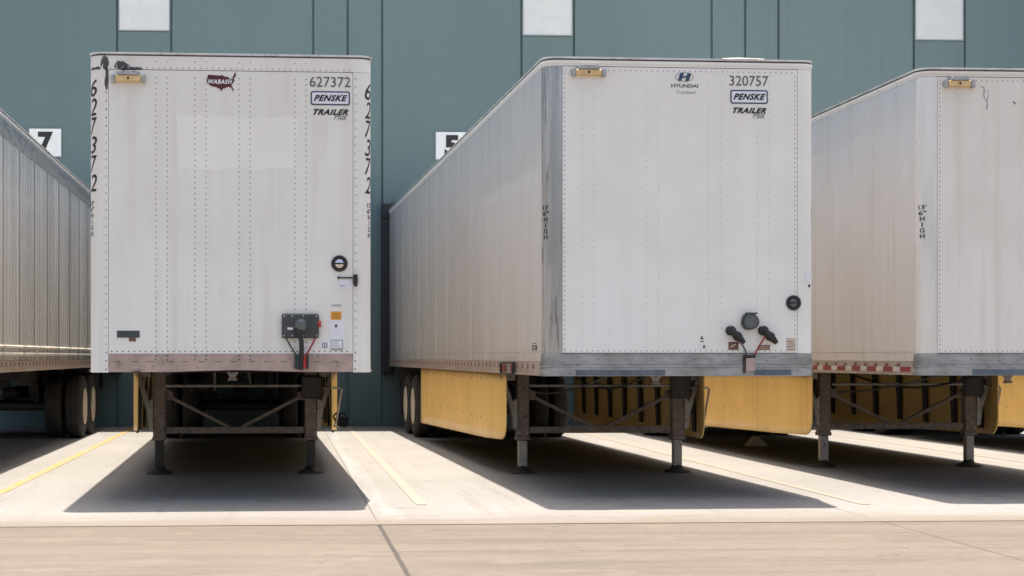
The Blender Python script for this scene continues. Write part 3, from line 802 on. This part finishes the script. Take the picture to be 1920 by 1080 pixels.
        for z in (.47, .72, .98):
            for xx in (-.045, .045): l_.rivet((x+xx, yg-.07, z), (0, -1, 0), .013, 'gear_light')
        if sd == gearbox:
            l_.box(x-.11, x+.13, yg-.15, yg-.072, .86, 1.12, 'under', .02)
        ll = l_.build('landing_leg', tr)
        i_ = MB(); i_.box(x-.05, x+.05, yg-.05, yg+.05, .075, .384, 'gear_light' if style != 'a' else 'under', .01)
        i_.build('inner_tube', ll)
        ft = MB(); ft.lathe((x, yg, .006), (0, 0, 1), [(.15, 0), (.155, .012), (.13, .025), (.075, .045), (.055, .085), (.03, .09)], 'under', 20); ft.build('foot', ll)
    c = MB(); xi = lx-.072
    for sd in (-1, 1):
        c.bar((sd*xi, yg+.02, .90), (sd*.07, yg+.02, .53), .035, .062, 'gear', up=(0, 1, 0))
        c.prism([(sd*(xi), .84), (sd*(xi-.08), .84), (sd*(xi-.08), .93), (sd*xi, .97)], yg-.01, yg-.002, 'y', 'gear')
        for k in range(3): c.rivet((sd*(.12+.25*k), yg-.036, .5), (0, -1, 0), .012, 'gear_light')
    c.box(-xi, xi, yg-.035, yg+.0, .462, .535, 'gear'); c.box(-xi, xi, yg+.001, yg+.06, .462, .472, 'gear')
    c.build('cross_brace', tr)
    s_ = MB(); s_.tube([(-xi, yg-.10, 1.005), (xi, yg-.10, 1.005)], .016, 'gear_light', 8); s_.build('cross_shaft', tr)
    k = MB(); gx = gearbox*(lx+.13)
    k.tube([(gx, yg-.11, .98), (gx+gearbox*.2, yg-.11, .98), (gx+gearbox*.22, yg-.11, .96), (gx+gearbox*.15, yg-.12, .58), (gx+gearbox*.13, yg-.12, .55), (gx+gearbox*.19, yg-.12, .53)], .013, 'gear_light', 8)
    k.tube([(gx+gearbox*.15, yg-.13, .60), (gx+gearbox*.12, yg-.10, .66), (gx+gearbox*.17, yg-.10, .70)], .012, 'black', 6)
    k.build('crank', tr)
    for sd in ((-1, 1) if skirts else ()): skirt(tr, sd, yg-.3, 11.05, zf=.50 if A else .40, inset=.05 if A else 0.)
    return tr

GA = 'trailers backed up to the loading docks'
# ---- trailer numbered 627372
ta = make_trailer((-.459, 15.306, 0), R(-1.0), 16.13, 'white box trailer marked 627372 with tall black numbers down both front corners', 'a')
marker_light(ta, -1.099, -.786, 3.838, 3.953)
o = MB()
usa = [(-.215, 3.935), (-.10, 3.928), (-.085, 3.935), (-.07, 3.922), (-.03, 3.915), (-.015, 3.90), (-.02, 3.885), (.0, 3.905), (.012, 3.895), (.01, 3.91), (.03, 3.955), (.042, 3.958), (.040, 3.925), (.022, 3.905), (.028, 3.885), (.012, 3.86), (.0, 3.842), (.012, 3.815), (.024, 3.792), (.014, 3.788), (-.005, 3.822), (-.03, 3.826), (-.055, 3.815), (-.078, 3.808), (-.092, 3.785), (-.105, 3.806), (-.125, 3.812), (-.14, 3.822), (-.175, 3.828), (-.205, 3.842), (-.228, 3.872), (-.222, 3.905)]
o.prism(usa, -.0035, -.0005, 'y', 'maroon')
text_on(o, 'WABASH', -.214, .008, 3.852, 3.893, 'decal_white', y=-.005, bold=.04, shear=.3)
o.build('logo', ta)
trailer_front_text(ta, .722, 1.099, 3.93, '627372')
for sd in (-1, 1):
    t = MB()
    for i, ch in enumerate('627372'): corner_text(t, sd, ch, .090 if sd < 0 else .084, .095, 3.885-.1745*i-.158, 3.885-.1745*i, 'ink', bold=.006, shear=.22)
    t.build('corner_number', ta)
    height_text(ta, sd, 2.769, 2.432, .070, .066)
vent(ta, .997, 2.2, .076, True)
b = MB(); b.box(.987, 1.118, -.012, -.003, 2.063, 2.075, 'black', .002); b.lathe((.99, -.003, 2.069), (0, -1, 0), [(.012, 0), (.012, .012), (.003, .014)], 'black', 10)
b.box(1.126, 1.166, -.045, -.002, 2.004, 2.1, 'black', .006); b.box(1.131, 1.161, -.055, -.045, 1.985, 2.02, 'black', .004); b.build('latch', ta)
b = MB(); rect(b, .99, 1.115, 1.963, 2.052, 'decal_white', .004)
for i in range(3): b.box(1.0, 1.03+.02*i, -.0052, -.0041, 1.985+.006*i, 1.987+.006*i, 'ink_pale')
b.build('document_pouch', ta)
eb = MB(); eb.box(.463, .806, -.05, -.0005, 1.508, 1.734, 'box', .012)
for zz in (1.53, 1.71):
    for xx in (.485, .56, .66, .785): eb.rivet((xx, -.05, zz), (0, -1, 0), .009, 'galv')
eb.box(.478, .52, -.056, -.051, 1.55, 1.69, 'box'); eb.box(.74, .79, -.056, -.051, 1.55, 1.69, 'box')
rect_ = eb.box(.515, .565, -.058, -.0505, 1.585, 1.606, 'decal_white')
e_ = eb.build('electrical_box', ta)
s_ = MB(); s_.lathe((.639, -.05, 1.626), (0, -1, 0), [(.066, 0), (.066, .03), (.05, .045), (.05, .06), (.025, .065)], 'socket', 24); s_.box(.60, .68, -.11, -.10, 1.62, 1.632, 'black'); s_.build('socket', e_)
s_ = MB(); s_.tube([(.795, -.03, 1.64), (.825, -.03, 1.64)], .03, 'red', 12); s_.build('gladhand', e_)
s_ = MB(); s_.tube([(.60, -.07, 1.60), (.625, -.10, 1.55), (.642, -.10, 1.48), (.645, -.08, 1.40), (.64, -.05, 1.30)], .022, 'black', 10); s_.build('power_cable', ta)
s_ = MB(); s_.tube(sag((.50, -.03, 1.515), (.605, -.05, 1.34), .03, drop=.01), .008, 'green_hose', 8); s_.build('air_hose', ta)
s_ = MB(); s_.tube(sag((.775, -.03, 1.515), (.672, -.05, 1.33), .03, drop=.01), .008, 'red_hose', 8); s_.build('air_hose', ta)
s_ = MB(); s_.box(.58, .60, -.06, -.005, 1.225, 1.36, 'under', .004); s_.box(.69, .71, -.06, -.005, 1.225, 1.36, 'under', .004); s_.box(.601, .689, -.03, -.006, 1.25, 1.33, 'gear')
s_.tube([(.61, -.04, 1.22), (.61, -.045, 1.34)], .018, 'green_hose', 10); s_.tube([(.672, -.04, 1.23), (.672, -.045, 1.345)], .02, 'red', 10); s_.box(.622, .66, -.065, -.031, 1.215, 1.30, 'black', .006); s_.build('hose_holder', ta)
s_ = MB(); s_.box(.905, 1.05, -.003, -.0006, 1.43, 1.70, 'decal_white'); rect(s_, .918, 1.016, 1.678, 1.755, 'orange', .0045)
for i in range(3): s_.box(.93, 1.004, -.0056, -.0046, 1.694+i*.018, 1.698+i*.018, 'brown')
text_on(s_, 'WARNING', .923, 1.016, 1.799, 1.822, 'ink_pale', bold=.01)
s_.prism([(.95, 1.612), (.982, 1.612), (.966, 1.648)], -.0045, -.0031, 'y', 'ink_soft'); s_.prism([(.955, 1.603), (.978, 1.603), (.978, 1.606), (.955, 1.606)], -.0045, -.0031, 'y', 'red')
s_.build('warning_label', ta)
s_ = MB(); rect(s_, .82, .905, 1.399, 1.487, 'decal_white'); text_on(s_, '03', .838, .886, 1.415, 1.468, 'ink_soft', y=-.0045, bold=.015); s_.build('number_label', ta)
s_ = MB(); rect(s_, .918, 1.031, 1.395, 1.493, 'ink_pale', .003); rect(s_, .926, 1.023, 1.415, 1.485, 'decal_white', .0042)
for i in range(4): s_.box(.935, 1.012-.01*i, -.0056, -.0045, 1.425+i*.014, 1.429+i*.014, 'ink_pale')
s_.build('info_label', ta)
s_ = MB(); rect(s_, -1.046, -.84, 1.512, 1.575, 'slate', .006); rect(s_, -.938, -.874, 1.477, 1.511, 'brown', .004)
for xx in (-1.035, -.851): s_.rivet((xx, -.006, 1.543), (0, -1, 0), .006, 'rivet_dark')
s_.build('name_tag', ta)
# rough-edged touch-up patch of paint
s_ = MB(); P = []
random.seed(3)
for (xa, za, xb, zb_) in ((-.50, 3.56, .62, 3.55), (.62, 3.55, .585, 3.08), (.585, 3.08, -.49, 3.06), (-.49, 3.06, -.50, 3.56)):
    for i in range(16):
        t = i/16; P.append((xa+(xb-xa)*t+random.uniform(-.012, .012), za+(zb_-za)*t+random.uniform(-.01, .01)))
s_.prism(P, -.0009, -.0002, 'y', 'patch'); s_.build('paint_patch', ta)

# ---- trailer numbered 320757
tb = make_trailer((3.735, 15.286, 0), R(1.9-3.27), 16.12, 'white box trailer marked 320757 with a bare metal left corner and yellow side skirt', 'b')
tb.rotation_euler = (0, 0, R(1.37))
marker_light(tb, -1.042, -.719, 3.935, 4.047)
o = MB(); cx, cz = .035, 3.957
n = 36; rx, rz = .088, .044
ring = [(cx+rx*math.cos(2*math.pi*k/n), cz+rz*math.sin(2*math.pi*k/n)) for k in range(n)]; ring2 = [(cx+(rx-.007)*math.cos(2*math.pi*k/n), cz+(rz-.006)*math.sin(2*math.pi*k/n)) for k in range(n)]
V = [(x, -.003, z) for x, z in ring]+[(x, -.003, z) for x, z in ring2]
o.add(V, [(k, (k+1) % n, n+(k+1) % n, n+k) for k in range(n)], 'ink_pale')
o.prism([(cx-.062, cz-.036), (cx-.03, cz-.040), (cx-.004, cz+.038), (cx-.04, cz+.036)], -.0045, -.0005, 'y', 'navy')
o.prism([(cx+.008, cz-.040), (cx+.042, cz-.036), (cx+.066, cz+.034), (cx+.03, cz+.038)], -.0045, -.0005, 'y', 'navy')
o.prism([(cx-.03, cz-.012), (cx+.03, cz-.002), (cx+.036, cz+.014), (cx-.024, cz+.004)], -.0052, -.0006, 'y', 'navy')
text_on(o, 'HYUNDAI', -.093, .169, 3.858, 3.891, 'ink_soft', bold=.025, shear=.1)
text_on(o, 'Translead', -.045, .139, 3.800, 3.832, 'ink_pale', bold=.0)
o.build('logo', tb)
trailer_front_text(tb, .467, .84, 3.977, '320757')
for sd in (-1, 1): height_text(tb, sd, 2.75, 2.419, .080 if sd < 0 else .036, .075)
vent(tb, 1.083, 1.844, .071, False)
s_ = MB(); P = []
for k in range(20):
    a = 2*math.pi*k/20; r_ = .082*(1+.05*math.cos(3*a+.6)); P.append((.656+r_*math.cos(a)*(1.0), 1.668+r_*math.sin(a)))
s_.prism(P, -.045, -.0005, 'y', 'box'); s_.prism([(.656+(x-.656)*.8, 1.668+(z-1.668)*.8) for x, z in P], -.06, -.046, 'y', 'socket'); s_.box(.60, .715, -.075, -.061, 1.735, 1.75, 'box'); s_.build('socket', tb)
for gx, gz, mm, pts in ((.472, 1.581, 'grey_hose', [(.535, -.05, 1.49), (.565, -.07, 1.455), (.60, -.06, 1.40), (.625, -.03, 1.35)]), (.785, 1.581, 'red_hose', [(.80, -.05, 1.53), (.765, -.07, 1.49), (.725, -.06, 1.42), (.70, -.03, 1.35)])):
    s_ = MB()
    s_.lathe((gx, -.001, gz), (0, -1, 0), [(.045, 0), (.045, .05), (.03, .06), (.004, .062)], 'black', 16)
    s_.tube([(gx, -.05, gz), (gx+.06, -.055, gz-.055), (gx+.12, -.05, gz-.115)], [.030, .040, .022], 'black', 10)
    s_.lathe((gx+.058, -.03, gz-.055), (0, -1, 0), [(.042, 0), (.045, .03), (.035, .05), (.004, .052)], 'black', 14)
    s_.build('gladhand', tb)
    s_ = MB(); s_.tube(pts, .0085, mm, 8); s_.build('air_hose', tb)
s_ = MB(); s_.box(.617, .705, -.04, -.017, 1.20, 1.325, 'pink', .004); s_.box(.598, .708, -.045, -.006, 1.327, 1.352, 'black', .005); s_.box(.596, .614, -.03, -.017, 1.18, 1.325, 'under'); s_.build('hose_holder', tb)
s_ = MB(); rect(s_, .457, .553, 1.40, 1.475, 'brown'); s_.prism([(.47, 1.43), (.52, 1.458), (.535, 1.452), (.485, 1.422)], -.0045, -.0031, 'y', 'tan'); s_.build('label', tb)
s_ = MB(); rect(s_, .745, .856, 1.40, 1.446, 'brown')
for i in range(2): s_.box(.752, .85, -.0042, -.0031, 1.412+i*.016, 1.417+i*.016, 'tan')
s_.build('label', tb)
s_ = MB(); rect(s_, 1.015, 1.108, 1.39, 1.515, 'tan')
for i in range(4): s_.box(1.025, 1.095-.012*(i % 2), -.0042, -.0031, 1.405+i*.024, 1.411+i*.024, 'brown')
s_.build('label', tb)
s_ = MB(); s_.prism([(.185, 1.50), (.22, 1.50), (.203, 1.535)], -.003, -.0005, 'y', 'ink_soft'); s_.box(.185, .222, -.003, -.0005, 1.475, 1.483, 'ink_soft'); s_.box(.165, .20, -.003, -.0005, 1.41, 1.45, 'decal_white'); s_.box(.215, .232, -.003, -.0005, 1.415, 1.445, 'ink_soft'); s_.build('label', tb)
s_ = MB(); f_ = [corner_fn(1, 0, .003)(x, z) for z in (2.046, 2.157) for x in [.02+.022*i for i in range(8)]]
s_.add(f_, [(i, i+1, 9+i, 8+i) for i in range(7)], 'decal_white')
s_.lathe(Vector(corner_fn(1, 0, .0)(.12, 2.006)), (.6, -.8, 0), [(.014, 0), (.014, .006), (.003, .008)], 'ink', 10); s_.build('corner_label', tb)
# side lamp guard and small side stickers
s_ = MB(); xs = -HW-.008
s_.box(xs-.04, xs, 1.55, 2.35, 1.262, 1.28, 'under'); s_.box(xs-.04, xs, 1.55, 2.35, 1.15, 1.168, 'under'); s_.box(xs-.04, xs, 1.55, 1.575, 1.1685, 1.2615, 'under'); s_.box(xs-.04, xs, 2.325, 2.35, 1.1685, 1.2615, 'under')
s_.box(xs-.018, xs, 1.576, 2.324, 1.169, 1.261, 'tape_white')
s_.box(xs-.03, xs-.019, 1.62, 1.76, 1.18, 1.25, 'tape_red'); s_.box(xs-.03, xs-.019, 1.9, 2.0, 1.18, 1.25, 'chrome'); s_.box(xs-.03, xs-.019, 2.08, 2.25, 1.18, 1.25, 'tape_red'); s_.build('side_lamp', tb)
s_ = MB(); s_.box(-HW-.0045, -HW-.0025, .36, .62, 1.40, 1.445, 'ink_soft'); s_.box(-HW-.0045, -HW-.0025, .4, .58, 1.46, 1.467, 'ink_soft'); s_.box(-HW-.0055, -HW-.0046, .43, .55, 1.415, 1.43, 'tape_white'); s_.build('side_label', tb)

# ---- right-hand trailer
def place(front_left, hdg):
    """front-centre position from the front-left corner"""
    return (front_left[0]+HW*math.cos(hdg), front_left[1]-HW*math.sin(hdg), 0)
hc = R(-.32)
tc = make_trailer(place((6.16, 15.62), hc), hc, 15.7, 'creamy white box trailer at right with red and white tape along its lower side', 'c')
marker_light(tc, -1.07, -.765, 3.925, 4.042)
height_text(tc, -1, 2.806, 2.47, .10, .08)
s_ = MB(); random.seed(11)
def smear(mb, pts, w, m):
    V = []
    for i, (x, z) in enumerate(pts):
        ww = w*(.5+random.random())*(1 if 0 < i < len(pts)-1 else .2); V += [(x-ww, -.0008, z), (x+ww, -.0008, z)]
    mb.add(V, [(2*i, 2*i+1, 2*i+3, 2*i+2) for i in range(len(pts)-1)], m)
smear(s_, [(-.675+.01*math.sin(i*1.3)+.006*i, 3.955-.026*i) for i in range(10)], .006, 'ink_pale')
s_.build('scuff', tc); s_ = MB()
smear(s_, [(-.635+.012*math.sin(i)+.004*i, 3.935-.03*i) for i in range(7)], .004, 'ink_pale')
s_.build('scuff', tc); s_ = MB()
smear(s_, [(-.695+.013*i, 3.955-.004*i) for i in range(4)], .012, 'ink_soft')
s_.build('scuff', tc); s_ = MB()
smear(s_, [(-.375+.012*i, 3.815-.012*i) for i in range(4)], .012, 'ink_soft'); s_.build('scuff', tc)

# ---- left-hand fluted trailer (its right side faces the gap)
hd = R(-.21)
td_x = -3.15-HW*math.cos(hd)
td = make_trailer((td_x-.0, 15.35, 0), hd, 16.05, 'dull metal box trailer with fluted side at the left edge of the picture', 'd', skirts=False, fluted=True)
# ---- trailer beyond the right edge: only its skirt and shadow come into view
te = make_trailer((11.52, 15.7, 0), R(-.2), 15.8, 'trailer at the far right edge, only its lower yellow skirt in view', 'c')
